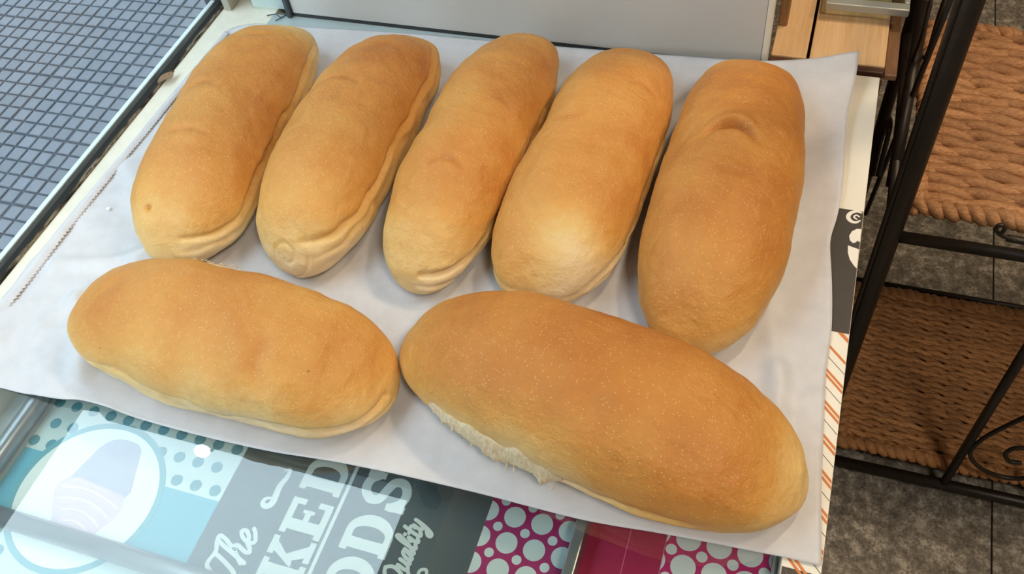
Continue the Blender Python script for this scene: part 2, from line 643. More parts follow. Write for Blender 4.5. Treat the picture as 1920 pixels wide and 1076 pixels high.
rim = sbox('printed_rim', mat('white_printed_board', (232, 228, 216), 0.45, var=0.02), RIMX, TR, -0.18, YB, -0.0234, 0.0, parent=tb, bev=0.0006)
ZR0, ZR1 = -0.0002, 0.00018
dark = mat('charcoal_print', (62, 58, 54), 0.5, var=0.08, scale=50)
MB().box(RIMX + 0.0005, TR - 0.0004, 0.4132, 0.5362, ZR0, ZR1).build('charcoal_block', dark, rim)
MB().box(0.0412, 0.0590, 0.05, 0.2282, ZR0, ZR1).build('charcoal_block', dark, rim)
orange = MB()
grey = MB()
for k in range(-3, 9):
    y0 = 0.413 - 0.0247 * k + 0.0042
    for off in (0, 0.0042):
        a = y0 - off
        P = [(0.0432, a + 0.0214), (TR - 0.0004, a), (TR - 0.0004, a - 0.0026), (0.0432, a + 0.0188)]
        if max(p[1] for p in P) < 0.4125 and min(p[1] for p in P) > 0.12:
            orange.prism(P, ZR0, ZR1)
    a = y0 - 0.0145
    P = [(0.0432, a + 0.0214), (TR - 0.0004, a), (TR - 0.0004, a - 0.0006), (0.0432, a + 0.0208)]
    if max(p[1] for p in P) < 0.4125:
        grey.prism(P, ZR0, ZR1)
for cut in ((0.4042, 0.0),):
    orange.prism([(0.0562, 0.4130), (0.0600, 0.4130), (TR - 0.0004, 0.4086), (TR - 0.0004, 0.4048)], ZR0, ZR1)
orange.build('orange_stripes', mat('orange_print', (206, 122, 62), 0.5), rim)
grey.build('grey_lines', mat('grey_print', (96, 92, 88), 0.5), rim)
white_print = mat('white_print', (236, 233, 224), 0.5)
sw = MB()
ZS0, ZS1 = 0.00018, 0.0004
curl = [(0.0628, 0.5345), (0.0585, 0.5352), (0.0545, 0.5325), (0.0530, 0.5280), (0.0552, 0.5240), (0.0592, 0.5232), (0.0622, 0.5258)]
sw.ribbon([(p.x, p.y) for p in catmull([(a, b, 0) for a, b in curl], 5)], [0.0012 + 0.0022 * math.sin(math.pi * i / 30) for i in range(31)], ZS0, ZS1)
curl = [(0.0612, 0.5300), (0.0590, 0.5312), (0.0574, 0.5288), (0.0596, 0.5268)]
sw.ribbon([(p.x, p.y) for p in catmull([(a, b, 0) for a, b in curl], 5)], 0.0013, ZS0, ZS1)
sw.prism([(TR - 0.0006, 0.5170), (0.0606, 0.5165), (0.0572, 0.5130), (0.0556, 0.5080), (0.0565, 0.5035), (0.0590, 0.5010), (0.0612, 0.5022), (0.0620, 0.5045), (TR - 0.0006, 0.5030)], ZS0, ZS1)
sw.prism([(0.0556, 0.4978), (TR - 0.0006, 0.4955), (TR - 0.0006, 0.4760), (0.0618, 0.4782), (0.0582, 0.4838), (0.0562, 0.4905)], ZS0, ZS1)
sw.build('white_lettering', white_print, rim)

# ------------------------------------------------------------------ printed sheet under the glass
ZP = -0.0208
sh = tag(empty('printed_sheet', (-0.25, 0.2, ZP)), 'retro bakery print with cupcake, dots and lettering lying under the table glass', 'printed sheet')
LAY = [0]


def layer(mb_fn, name, rgb, lev):
    mb = MB()
    z0 = ZP + 0.0001 * lev
    mb_fn(mb, z0, z0 + 0.00016)
    return mb.build(name, mat('print_%d_%d_%d' % rgb, rgb, 0.55, var=0.02), sh)


YF, YE = -0.17, 0.66
layer(lambda m, a, b: m.box(-0.5195, -0.0907, YF, YE, a, b), 'pale_ground', (196, 214, 216), 0)
layer(lambda m, a, b: m.box(-0.0824, RIMX - 0.002, YF, YE, a, b), 'white_ground', (226, 224, 222), 0)
layer(lambda m, a, b: m.box(-0.345, -0.153, YF, YE, a, b), 'slate_panel', (70, 82, 88), 1)
layer(lambda m, a, b: m.box(-0.5195, -0.345, 0.1268, 0.1775, a, b), 'teal_panel', (78, 164, 190), 1)
layer(lambda m, a, b: m.box(-0.153, -0.0907, YF, 0.40, a, b), 'magenta_panel', (158, 24, 98), 1)
layer(lambda m, a, b: m.box(-0.0824, -0.0318, YF, 0.40, a, b), 'crimson_panel', (176, 22, 78), 1)
layer(lambda m, a, b: m.box(-0.0316, RIMX - 0.004, YF, 0.40, a, b), 'pink_panel', (196, 26, 108), 1)
layer(lambda m, a, b: m.box(-0.0558, -0.0552, YF, 0.40, a, b), 'pink_line', (226, 110, 150), 2)


M_DOT = mat('teal_print', (62, 138, 156), 0.55, var=0.02)
DOT = None
spots = [(-0.4860, 0.1010), (-0.502, 0.1075), (-0.505, 0.092)]
for r_ in range(-1, 5):
    for k in range(-4, 10):
        x = -0.4668 + 0.01635 * k + (0.0082 if r_ % 2 else 0)
        y = 0.2187 - 0.0172 * r_
        if -0.516 < x < -0.349 and 0.182 < y < 0.25 and math.hypot(x + 0.447, y - 0.155) > 0.059:
            spots.append((x, y))
for x, y in spots:
    if DOT is None:
        m_ = MB().disc(0, 0, 0.0045, 0, 0.00016, 24)
        DOT = mesh('printed_dot', m_.v, m_.f)
        DOT.materials.append(M_DOT)
    o = link('printed_dot', DOT, None, sh)
    o.location = (x, y, ZP + 0.0002)
layer(lambda m, a, b: m.disc(-0.447, 0.155, 0.056, a, b, 96), 'white_roundel', (230, 236, 236), 2)
layer(lambda m, a, b: m.ring(-0.447, 0.155, 0.0553, 0.0600, a, b, 96), 'teal_ring', (88, 160, 176), 3)
cup = [(-0.4597, 0.1915), (-0.4546, 0.1994), (-0.447, 0.2030), (-0.4385, 0.2036), (-0.4300, 0.2022), (-0.4252, 0.1985), (-0.4139, 0.1659), (-0.4165, 0.160), (-0.4700, 0.1560)]
layer(lambda m, a, b: m.prism(cup[::-1], a, b), 'cupcake_case', (176, 172, 196), 3)
fro = [(-0.4721, 0.1626), (-0.4600, 0.1665), (-0.440, 0.1645), (-0.418, 0.1620), (-0.4135, 0.1560), (-0.4141, 0.1464), (-0.4200, 0.136), (-0.4246, 0.1261), (-0.4360, 0.119), (-0.4477, 0.121), (-0.4600, 0.130), (-0.4680, 0.142), (-0.4735, 0.153)]
layer(lambda m, a, b: m.prism(fro, a, b), 'cupcake_icing', (216, 190, 212), 4)


def swirl(m, a, b):
    for k, y in enumerate((0.155, 0.147, 0.139, 0.131)):
        wd = 0.026 - 0.004 * k
        m.ribbon([(-0.443 + 0.001 * k + wd * t, y + 0.004 * math.cos(t * 1.7) - 0.002 * t) for t in np.linspace(-1, 1, 14)], 0.0012, a, b)


layer(swirl, 'icing_swirls', (240, 226, 238), 5)


def circles(x0, y0, xa, xb, ya, yb, R1, R2, pitch, seed):
    def fn(m, a, b):
        for i in range(-8, 9):
            for j in range(-14, 10):
                for (ox, oy, rr) in ((0, 0, R1), (-0.48 * pitch, 0.49 * pitch, R2)):
                    x, y = x0 + i * pitch + ox, y0 + j * pitch * 0.975 + oy
                    P = []
                    for k in range(32):
                        c = x + rr * math.cos(k * math.pi / 16), y + rr * math.sin(k * math.pi / 16)
                        P.append((min(max(c[0], xa), xb), min(max(c[1], ya), yb)))
                    Q = [p for k, p in enumerate(P) if (abs(p[0] - P[k - 1][0]) + abs(p[1] - P[k - 1][1])) > 1e-6]
                    if len(Q) > 4 and (max(p[0] for p in Q) - min(p[0] for p in Q)) > 0.0006 and (max(p[1] for p in Q) - min(p[1] for p in Q)) > 0.0006:
                        m.prism(Q, a, b)
    return fn


layer(circles(-0.134, 0.2228, -0.1528, -0.0909, 0.08, 0.30, 0.0075, 0.0033, 0.0195, 1), 'pale_circles', (198, 212, 216), 2)
layer(circles(-0.0176, 0.2190, -0.0314, 0.0362, 0.08, 0.30, 0.0082, 0.0037, 0.0200, 2), 'white_circles', (222, 226, 228), 2)


# lettering: u runs away from the camera (+y), v runs to the left (-x)
def slab(m, a, b, ch, xb, y0, wd, ht):
    def P(u, v): return (xb - v * ht, y0 + u * wd)
    def rect(u0, u1, v0, v1): m.prism([P(u0, v0), P(u1, v0), P(u1, v1), P(u0, v1)], a, b)
    def poly(*q): m.prism([P(*t) for t in q], a, b)
    def arcs(cu, cv, r0u, r0v, r1u, r1v, t0, t1, n=24):
        for k in range(n):
            s0, s1 = t0 + (t1 - t0) * k / n, t0 + (t1 - t0) * (k + 1) / n
            poly((cu + r0u * math.cos(s0), cv + r0v * math.sin(s0)), (cu + r1u * math.cos(s0), cv + r1v * math.sin(s0)), (cu + r1u * math.cos(s1), cv + r1v * math.sin(s1)), (cu + r0u * math.cos(s1), cv + r0v * math.sin(s1)))
    if ch == 'E':
        rect(0.12, 0.42, 0, 1); rect(0, 1, 0.84, 1); rect(0, 1, 0, 0.16); rect(0.42, 0.70, 0.43, 0.57)
        rect(0.84, 1, 0.66, 0.84); rect(0.84, 1, 0.16, 0.34); rect(0.62, 0.72, 0.36, 0.64)
    if ch == 'K':
        rect(0.10, 0.38, 0, 1); rect(0, 0.48, 0.86, 1); rect(0, 0.48, 0, 0.14); rect(0.58, 1.02, 0.86, 1); rect(0.56, 1.06, 0, 0.14)
        poly((0.38, 0.36), (0.50, 0.36), (0.92, 0.88), (0.68, 0.88)); poly((0.46, 0.52), (0.62, 0.62), (0.98, 0.1), (0.70, 0.1))
    if ch == 'D':
        rect(0.08, 0.36, 0, 1); rect(0, 0.55, 0.84, 1); rect(0, 0.55, 0, 0.16)
        arcs(0.5, 0.5, 0.20, 0.34, 0.5, 0.5, -math.pi / 2, math.pi / 2)
    if ch == 'O':
        arcs(0.5, 0.5, 0.20, 0.32, 0.5, 0.5, 0, 2 * math.pi, 40)
    if ch == 'S':
        pts = [(0.90, 0.74), (0.72, 0.90), (0.42, 0.92), (0.20, 0.76), (0.26, 0.58), (0.52, 0.50), (0.78, 0.40), (0.80, 0.20), (0.56, 0.08), (0.28, 0.12), (0.10, 0.28)]
        c = [P(q.x, q.y) for q in catmull([(u, v, 0) for u, v in pts], 5)]
        m.ribbon(c, 0.0068, a, b)
        rect(0.80, 1.0, 0.62, 1.0); rect(0, 0.20, 0.0, 0.40)


def big(m, a, b):
    slab(m, a, b, 'K', -0.2606, 0.1360, 0.0300, 0.0325)
    slab(m, a, b, 'E', -0.2604, 0.1696, 0.0266, 0.0318)
    slab(m, a, b, 'D', -0.2606, 0.2032, 0.0290, 0.0320)
    slab(m, a, b, 'O', -0.2110, 0.1370, 0.0300, 0.0345)
    slab(m, a, b, 'D', -0.2105, 0.1700, 0.0280, 0.0350)
    slab(m, a, b, 'S', -0.2105, 0.2035, 0.0270, 0.0360)
    m.box(-0.2582, -0.2555, 0.09, 0.40, a, b)


layer(big, 'block_lettering', (196, 208, 212), 2)
SCRIPT = {
    'T': (0.62, [[(0.02, 0.80), (0.10, 0.98), (0.30, 0.96), (0.52, 0.92), (0.72, 1.04)], [(0.46, 0.94), (0.42, 0.55), (0.34, 0.18), (0.20, 0.0), (0.04, 0.06), (0.02, 0.2)]]),
    'h': (0.50, [[(0.0, 0.1), (0.18, 0.45), (0.30, 0.90), (0.24, 1.06), (0.14, 0.95), (0.10, 0.5), (0.06, 0.0)], [(0.08, 0.25), (0.24, 0.48), (0.34, 0.42), (0.31, 0.12), (0.38, 0.0), (0.50, 0.12)]]),
    'e': (0.42, [[(0.0, 0.16), (0.18, 0.22), (0.28, 0.38), (0.20, 0.50), (0.08, 0.38), (0.06, 0.14), (0.18, 0.0), (0.36, 0.10), (0.44, 0.2)]]),
    'Q': (0.72, [[(0.45, 0.98), (0.20, 0.90), (0.06, 0.55), (0.14, 0.14), (0.36, 0.02), (0.58, 0.24), (0.64, 0.66), (0.45, 0.98)], [(0.30, 0.22), (0.46, 0.10), (0.66, -0.12), (0.8, -0.05)]]),
    'u': (0.48, [[(0.02, 0.40), (0.10, 0.50), (0.08, 0.14), (0.18, 0.0), (0.32, 0.14), (0.36, 0.5)], [(0.36, 0.48), (0.34, 0.12), (0.42, 0.0), (0.5, 0.1)]]),
    'a': (0.48, [[(0.34, 0.42), (0.20, 0.50), (0.06, 0.30), (0.08, 0.06), (0.20, 0.02), (0.34, 0.42)], [(0.35, 0.48), (0.33, 0.12), (0.40, 0.0), (0.5, 0.1)]]),
    'l': (0.28, [[(0.0, 0.12), (0.16, 0.5), (0.26, 0.92), (0.18, 1.04), (0.10, 0.8), (0.08, 0.16), (0.16, 0.0), (0.28, 0.1)]]),
    'i': (0.28, [[(0.02, 0.34), (0.12, 0.50), (0.10, 0.12), (0.18, 0.0), (0.28, 0.1)], [(0.14, 0.70), (0.15, 0.72)]]),
    't': (0.32, [[(0.16, 0.86), (0.12, 0.40), (0.12, 0.10), (0.20, 0.0), (0.32, 0.1)], [(0.0, 0.56), (0.30, 0.60)]]),
    'y': (0.46, [[(0.02, 0.40), (0.10, 0.50), (0.08, 0.18), (0.18, 0.04), (0.32, 0.20), (0.36, 0.5)], [(0.36, 0.48), (0.32, 0.0), (0.20, -0.40), (0.06, -0.42), (0.06, -0.26), (0.30, -0.08)]]),
}


def script(m, a, b, txt, xb, y0, em, pen, rise=0.0):
    u = 0.0
    for ch in txt:
        adv, strokes = SCRIPT[ch]
        for st in strokes:
            c = catmull([(p, q, 0) for p, q in st], 5)
            m.ribbon([(xb - (q.y) * em - rise * (u + q.x) * em, y0 + (u + q.x + 0.28 * q.y) * em) for q in c], pen, a, b)
        u += adv


def scripts(m, a, b):
    script(m, a, b, 'The', -0.3045, 0.1240, 0.0260, 0.0030)
    script(m, a, b, 'Quality', -0.1925, 0.1545, 0.0158, 0.0026)
    c = catmull([(-0.3075, 0.1905, 0), (-0.3120, 0.1888, 0), (-0.3128, 0.1848, 0), (-0.3090, 0.1835, 0), (-0.3060, 0.1870, 0), (-0.3062, 0.1940, 0), (-0.3065, 0.2010, 0), (-0.3045, 0.2080, 0), (-0.3050, 0.2140, 0), (-0.3085, 0.2125, 0)], 6)
    m.ribbon([(p.x, p.y) for p in c], [0.0014 + 0.0034 * math.sin(math.pi * i / (len(c) - 1)) for i in range(len(c))], a, b)
    c = catmull([(-0.1790, 0.1640, 0), (-0.1838, 0.1650, 0), (-0.1842, 0.1700, 0), (-0.1805, 0.1715, 0), (-0.1790, 0.1680, 0), (-0.1815, 0.1660, 0)], 6)
    m.ribbon([(p.x, p.y) for p in c], 0.0022, a, b)


layer(scripts, 'script_lettering', (200, 212, 216), 2)


# ------------------------------------------------------------------ parchment sheet
def polyline(pts, n):
    P = [Vector(p) for p in pts]
    P = catmull(P, 10)
    d = [0]
    for i in range(1, len(P)):
        d.append(d[-1] + (P[i] - P[i - 1]).length)
    out = []
    k = 0
    for i in range(n):
        t = d[-1] * i / (n - 1)
        while k < len(d) - 2 and d[k + 1] < t:
            k += 1
        s = (t - d[k]) / max(1e-9, d[k + 1] - d[k])
        out.append(P[k].lerp(P[k + 1], min(1, max(0, s))))
    return out


def smooth(a, b, x):
    t = min(1, max(0, (x - a) / (b - a)))
    return t * t * (3 - 2 * t)


G = 0.0012
E_top = [at(478, 44, G), at(600, 52, G), at(760, 62, G), at(905, 75, G), at(1080, 90, 0.0045), at(1250, 103, 0.0085), at(1370, 112, 0.0125), at(1450, 114, 0.0155), at(1535, 108, 0.0205), at(1611, 96, 0.024)]
E_right = [at(1540, 1062, G), at(1540, 980, G), at(1541, 900, G), at(1545, 790, G), at(1549, 700, G), at(1559, 620, 0.0015), at(1560, 540, 0.002), at(1557, 455, 0.003), at(1570, 405, 0.004), at(1580, 350, 0.005), at(1589, 220, 0.010), at(1604, 150, 0.017), at(1611, 96, 0.024)]
E_bot = [at(-34, 722, G), at(0, 727, G), at(50, 739, 0.002), at(110, 749, 0.006), at(150, 750, 0.008), at(200, 763, 0.006), at(260, 785, 0.003), at(380, 818, G), at(500, 845, G), at(580, 858, 0.002), at(640, 868, G), at(770, 895, G), at(910, 928, G), at(1090, 974, G), at(1250, 1002, G), at(1430, 1037, G), at(1540, 1062, G)]
E_left = [at(-34, 722, G), Vector((-0.604, 0.235, G)), Vector((-0.6105, 0.26, G)), Vector((-0.6118, 0.30, G)), Vector((-0.6090, 0.38, G)), Vector((-0.6065, 0.50, G)), Vector((-0.6035, 0.60, G)), Vector((-0.598, 0.66, G)), at(478, 44, G)]
NU, NV = 190, 170
ct, cb, cl, cr = polyline(E_top, NU), polyline(E_bot, NU), polyline(E_left, NV), polyline(E_right, NV)
crease = [((-0.585, 0.33), (-0.50, 0.355), 0.0030, 0.007), ((-0.57, 0.255), (-0.505, 0.33), -0.0028, 0.008), ((-0.56, 0.27), (-0.47, 0.41), 0.0026, 0.007), ((-0.54, 0.30), (-0.49, 0.235), 0.0024, 0.007),
          ((-0.585, 0.40), (-0.50, 0.375), -0.002, 0.008), ((-0.59, 0.45), (-0.53, 0.40), 0.0018, 0.009), ((0.018, 0.37), (0.028, 0.30), 0.0020, 0.006), ((0.02, 0.30), (0.05, 0.345), -0.0016, 0.006), ((0.0, 0.44), (0.022, 0.36), 0.0014, 0.007), ((-0.52, 0.36), (-0.43, 0.35), 0.0012, 0.008)]
V = []
for j in range(NV):
    v = j / (NV - 1)
    for i in range(NU):
        u = i / (NU - 1)
        p = (1 - v) * cb[i] + v * ct[i] + (1 - u) * cl[j] + u * cr[j] - ((1 - u) * (1 - v) * cb[0] + u * (1 - v) * cb[-1] + (1 - u) * v * ct[0] + u * v * ct[-1])
        # lifted corner and edges fall back quickly to the table
        zz = p.z - G
        lift = max(smooth(0.80, 1.0, u) * smooth(0.25, 1.0, v), smooth(0.35, 0.6, u) * smooth(0.955, 1.0, v)) + smooth(0.18, 0.0, v) * smooth(0.45, 0.0, u)
        z = G + max(0, zz) * min(1, lift * 1.6) if 0 < i < NU - 1 and 0 < j < NV - 1 else p.z
        ed = min(u, v, 1 - u, 1 - v)
        wl = smooth(-0.40, -0.58, p.x) * smooth(0.50, 0.30, p.y) + 0.35 * smooth(0.0, 0.04, p.x)
        dz = 0.0
        for (a, b, hgt, wid) in crease:
            ax, ay = a
            bx, by = b
            L2 = (bx - ax) ** 2 + (by - ay) ** 2
            t = ((p.x - ax) * (bx - ax) + (p.y - ay) * (by - ay)) / L2
            tc = min(1, max(0, t))
            dd = math.hypot(p.x - ax - tc * (bx - ax), p.y - ay - tc * (by - ay))
            if dd < wid * 3.2:
                dz += 2.2 * hgt * max(0, 1 - dd / (wid * 1.8)) * (1 if hgt > 0 else 0.6)
        nz = noise.noise(Vector((p.x * 22, p.y * 22, 1.3)))
        nz2 = noise.noise(Vector((p.x * 60, p.y * 60, 7.3)))
        dz += (nz * 0.0036 + nz2 * 0.0016) * wl + 0.00025 * nz
        V.append((p.x, p.y, max(0.0011, z + dz + 0.0004 * wl)))
pm = mesh('parchment_sheet', V, grid_faces(NV, NU))
par = link('parchment_sheet', pm, M_PAPER, None, True)
tag(par, 'crumpled white parchment sheet spread across the table under the loaves', 'paper')
md = par.modifiers.new('thickness', 'SOLIDIFY')
md.thickness = 0.00025
md.offset = 1
# serrated edge folded back on the window side
V, F = [], []
NF = 210
for i in range(NF):
    y = 0.232 + (0.655 - 0.232) * i / (NF - 1)
    xl = -0.6110 + 0.0105 * smooth(0.33, 0.655, y) + (0.004 * smooth(0.26, 0.232, y))
    wd = 0.0150 - 0.0065 * smooth(0.28, 0.62, y)
    tooth = 0.0030 if i % 2 else 0.0
    for k in range(6):
        t = k / 5
        V.append((xl + (wd - (tooth if k == 5 else 0)) * t, y, 0.0020 + 0.0022 * math.sin(math.pi * min(1, t * 1.15) ** 0.8) + 0.0006 * t + 0.0012 * noise.noise(Vector((y * 20, t, 3)))))
F = grid_faces(NF, 6)
fe = link('folded_edge', mesh('folded_edge', V, F), M_PAPER, par, True)
md = fe.modifiers.new('thickness', 'SOLIDIFY')
md.thickness = 0.00025
tag(fe, 'serrated edge of the sheet folded back')


# ------------------------------------------------------------------ bread
def spow(a, p):
    return math.copysign(abs(a) ** p, a)


def vnoise(x, y, z):
    return noise.noise(Vector((x, y, z)))


def side_of(c):
    return 4.0 if c > 0 else 9.0


NS, NTT = 300, 140
LOAVES = {}


def surf(P, s, th):
    cx, cy, ang, L, W, H, na, nb, tap, bend = P
    n = na if s < 0 else nb
    e = max(0.0, 1 - min(1, abs(s)) ** n)
    wv = W * e ** (1 / 2.2) * (1 + tap * s)
    hh = H * (0.35 + 0.65 * e ** (1 / 2.2)) * (1 + 0.5 * tap * s)
    c, sn = math.cos(th), math.sin(th)
    y = wv * spow(c, 0.92)
    z0 = 0.40 * hh
    if sn > 0:
        z = z0 + (hh - z0) * abs(sn) ** 0.92 * min(1, e ** 0.5)
    else:
        z = z0 - z0 * abs(sn) ** 0.6 * e ** 0.3
    return L * s, y + bend * L * (s * s - 0.4), z, e


def make_loaf(idx, P, label, seam, dents=(), pale=(), dark=(), tone=0, holes=(), swirl_end=None, base=0.0):
    cx, cy, ang, L, W, H = P[:6]
    ca, sa = math.cos(ang), math.sin(ang)
    V, bake = [], []
    sd = idx * 7.13
    for i in range(NS):
        s = math.sin(math.pi * (i / (NS - 1) - 0.5))
        for k in range(NTT):
            th = 2 * math.pi * k / NTT
            x, y, z, e = surf(P, s, th)
            c, sn = math.cos(th), math.sin(th)
            # outward direction in the section and along the end
            nx, ny, nz = s ** 5 * 1.0, c, sn * 0.9
            d = math.sqrt(nx * nx + ny * ny + nz * nz) or 1
            nx, ny, nz = nx / d, ny / d, nz / d
            q = (x * 17 + sd, y * 17, z * 17)
            disp = 0.0030 * vnoise(*q) + 0.0012 * vnoise(q[0] * 2.6, q[1] * 2.6, q[2] * 2.6) + 0.0004 * vnoise(q[0] * 7, q[1] * 7, q[2] * 7)
            # transverse wrinkles of the rolled dough
            disp += 0.0009 * vnoise(x * 70 + sd, y * 14, z * 14) * max(0, sn) + 0.0016 * vnoise(x * 30 + sd, z * 90, side_of(c)) * smooth(0.55, 0.2, z / H)
            zf = z / H
            pl_ = 0.0
            for side, s0, s1, v0, dep in seam:
                on = smooth(s0 - 0.12, s0 + 0.08, s) * smooth(s1 + 0.12, s1 - 0.08, s) * (1 if c * side > 0 else 0) * smooth(0.1, 0.4, abs(c))
                vv = v0 + 0.10 * vnoise(x * 22 + sd, 3.1, side) + 0.03 * vnoise(x * 70, sd, 2)
                g = math.exp(-((zf - vv) / 0.030) ** 2) + 0.45 * math.exp(-((zf - vv + 0.13 + 0.06 * vnoise(x * 35, sd, 11)) / 0.028) ** 2)
                bulge = math.exp(-((zf - vv + 0.14) / 0.09) ** 2)
                disp += on * (-dep * g * (0.7 + 0.6 * vnoise(x * 40, sd, 5)) + dep * 0.15 * bulge)
                pl_ = max(pl_, on * smooth(vv + 0.10, vv - 0.05, zf))
            cut = 0.0
            for (ds, dy, rx, ry, dep, arc) in dents:
                if sn > 0:
                    dv = (y / W - dy) / ry
                    a = (s - ds - arc * dv * dv - 0.012 * vnoise(y * 120, sd, 4)) / rx
                    f_ = math.exp(-dv ** 4)
                    g = math.exp(-a * a) * f_
                    disp += -dep * g + 0.30 * dep * math.exp(-((a - 2.6) / 1.5) ** 2) * f_ + 0.35 * dep * math.exp(-((a + 2.4) / 1.5) ** 2) * f_
                    cut = max(cut, g)
            hol = 0.0
            for (hs, hy, rad, dep) in holes:
                dd = math.hypot((s - hs) * L, y - hy * W)
                if dd < rad * 3 and sn > -0.2:
                    g = math.exp(-(dd / rad) ** 4)
                    disp -= dep * g
                    hol = max(hol, g)
            if swirl_end and s * swirl_end > 0.8:
                rr = math.hypot(y, (z - 0.36 * H) * 0.9)
                an = math.atan2(z - 0.36 * H, y)
                ph = rr / 0.0125 - an / (2 * math.pi)
                disp += -0.0011 * math.exp(-(((ph % 1) - 0.5) / 0.13) ** 2) * smooth(0.024, 0.017, rr)
            low = smooth(0.0, 0.12, zf)
            x2, y2, z2 = x + nx * disp, y + ny * disp, z + nz * disp * (low if nz < 0 else 1)
            if sn < -0.55:
                z2 = z
            z2 = max(0.0, z2)
            V.append((ca * x2 - sa * y2, sa * x2 + ca * y2, z2))
            b = smooth(0.08, 0.80, zf + 0.16 * vnoise(x * 13 + sd, y * 13, 9)) * 0.54 + 0.09
            b += 0.15 * vnoise(x * 11 + sd, y * 11, z * 11 + 5) + 0.12 * vnoise(x * 34 + sd, y * 20, z * 20 + 2) + base
            b -= 0.05 * abs(s) ** 6
            b -= 0.14 * pl_
            for (ps, py, rx, ry, am) in pale:
                b -= am * math.exp(-(((s - ps) / rx) ** 2 + ((y / W - py) / ry) ** 2))
            for (ps, py, rx, ry, am) in dark:
                if sn > 0:
                    b += am * math.exp(-(((s - ps) / rx) ** 2 + ((y / W - py) / ry) ** 2))
            b += 0.25 * hol + 0.16 * cut  # holes and dents are coloured browner than the crust around them
            bake.append(max(-0.25, min(1, b)))
    F = grid_faces(NS, NTT, True)
    me = mesh('bread_loaf', V, F)
    at_ = me.attributes.new('bake', 'FLOAT', 'POINT')
    at_.data.foreach_set('value', bake)
    o = link('bread_loaf', me, crust_mat('bread_crust_%d' % idx, idx, tone), None, True)
    o.location = (cx, cy, 0.0022)
    tag(o, label, 'bread', 'long bread loaves on the parchment')
    LOAVES[idx] = (o, P)
    return o


PARAM = {
    1: (-0.4886, 0.4952, -1.4413, 0.1504, 0.0535, 0.0737, 3.298, 4.6865, 0.0238, 0.0426),
    2: (-0.3666, 0.5042, -1.5605, 0.1454, 0.0507, 0.0802, 2.8543, 3.8146, 0.0383, 0.0501),
    3: (-0.2577, 0.521, -1.5898, 0.1549, 0.0469, 0.0733, 3.1894, 3.3825, 0.0418, 0.0131),
    4: (-0.1558, 0.5222, -1.616, 0.1479, 0.0519, 0.0731, 2.9992, 4.6793, 0.0276, -0.0237),
    5: (-0.0437, 0.5166, -1.5694, 0.1581, 0.0552, 0.0768, 2.8527, 3.1337, 0.047, -0.0186),
    6: (-0.3775, 0.279, -0.0479, 0.1409, 0.0546, 0.0754, 3.3971, 3.0066, 0.0642, 0.0194),
    7: (-0.0999, 0.297, -0.1896, 0.1496, 0.0594, 0.0801, 2.6951, 2.7151, 0.0192, 0.0104),
}
# side +1 is the right (or far) flank, -1 the left (or near) one; s = +1 is the near (or right) end
make_loaf(1, PARAM[1], 'bread loaf in the far row nearest the window, small hole at its pale near end', [(1, -0.7, 0.95, 0.46, 0.0070)],
          pale=[(-0.85, 0.5, 0.22, 0.9, 0.45), (0.85, 0, 0.2, 1.2, 0.30)], holes=[(0.83, -0.35, 0.0026, 0.004)], dents=[(-0.55, 0.1, 0.025, 0.22, 0.0012, -0.04), (-0.05, -0.3, 0.025, 0.3, 0.0010, 0.03), (0.35, -0.1, 0.02, 0.4, 0.0010, 0.03)], base=-0.01)
make_loaf(2, PARAM[2], 'bread loaf with a spiral swirl on its near end, second from the window', [(1, -0.8, 0.9, 0.52, 0.0070)],
          pale=[(0.88, 0.1, 0.25, 1.2, 0.34), (0.3, 0.9, 0.5, 0.3, 0.1)], dark=[(-0.45, 0.0, 0.25, 0.5, 0.16), (-0.1, -0.1, 0.12, 0.5, 0.10)], swirl_end=1, dents=[(-0.15, -0.2, 0.025, 0.4, 0.0014, 0.05), (-0.55, 0.2, 0.03, 0.3, 0.0012, 0.05)])
make_loaf(3, PARAM[3], 'narrow bread loaf in the middle of the far row with a pointed near end', [(1, -0.6, 0.95, 0.36, 0.0070)],
          pale=[(0.9, 0.2, 0.25, 1.2, 0.30)], holes=[(0.72, 0.93, 0.002, 0.003)], dents=[(0.42, 0.1, 0.02, 0.28, 0.0010, 0.04), (-0.1, 0.45, 0.02, 0.2, 0.0009, 0.03)], base=-0.01)
make_loaf(4, PARAM[4], 'bread loaf with a pale yellow near corner, fourth from the window', [(1, -0.3, 0.95, 0.34, 0.0070), (-1, 0.75, 0.98, 0.30, 0.004)],
          pale=[(0.82, 0.55, 0.24, 0.7, 0.75)], dark=[(-0.25, -0.1, 0.3, 0.5, 0.08)], dents=[(-0.40, 0.55, 0.02, 0.22, 0.0013, 0.04), (0.0, -0.4, 0.02, 0.25, 0.0009, -0.03)])
make_loaf(5, PARAM[5], 'bread loaf beside the printed rim with a curved crease across its top', [],
          dents=[(-0.10, -0.04, 0.021, 0.32, 0.0095, 0.05), (0.22, 0.1, 0.03, 0.25, 0.0010, -0.02)], pale=[(0.95, 0.6, 0.25, 0.6, 0.25), (0.35, 0.95, 0.5, 0.25, 0.12)], dark=[(-0.55, -0.1, 0.35, 0.7, 0.10), (-0.10, 0, 0.06, 0.3, 0.10)], tone=-2, base=0.08)
make_loaf(6, PARAM[6], 'bread loaf lying crosswise in front, at the window side', [(-1, -0.85, 0.1, 0.40, 0.0075), (-1, 0.2, 0.98, 0.34, 0.0070)],
          pale=[(0.15, -1.0, 0.8, 0.40, 0.36), (0.55, 0.6, 0.25, 0.35, 0.25)], dents=[(0.42, -0.45, 0.05, 0.30, 0.0018, 0.04)], base=-0.03)
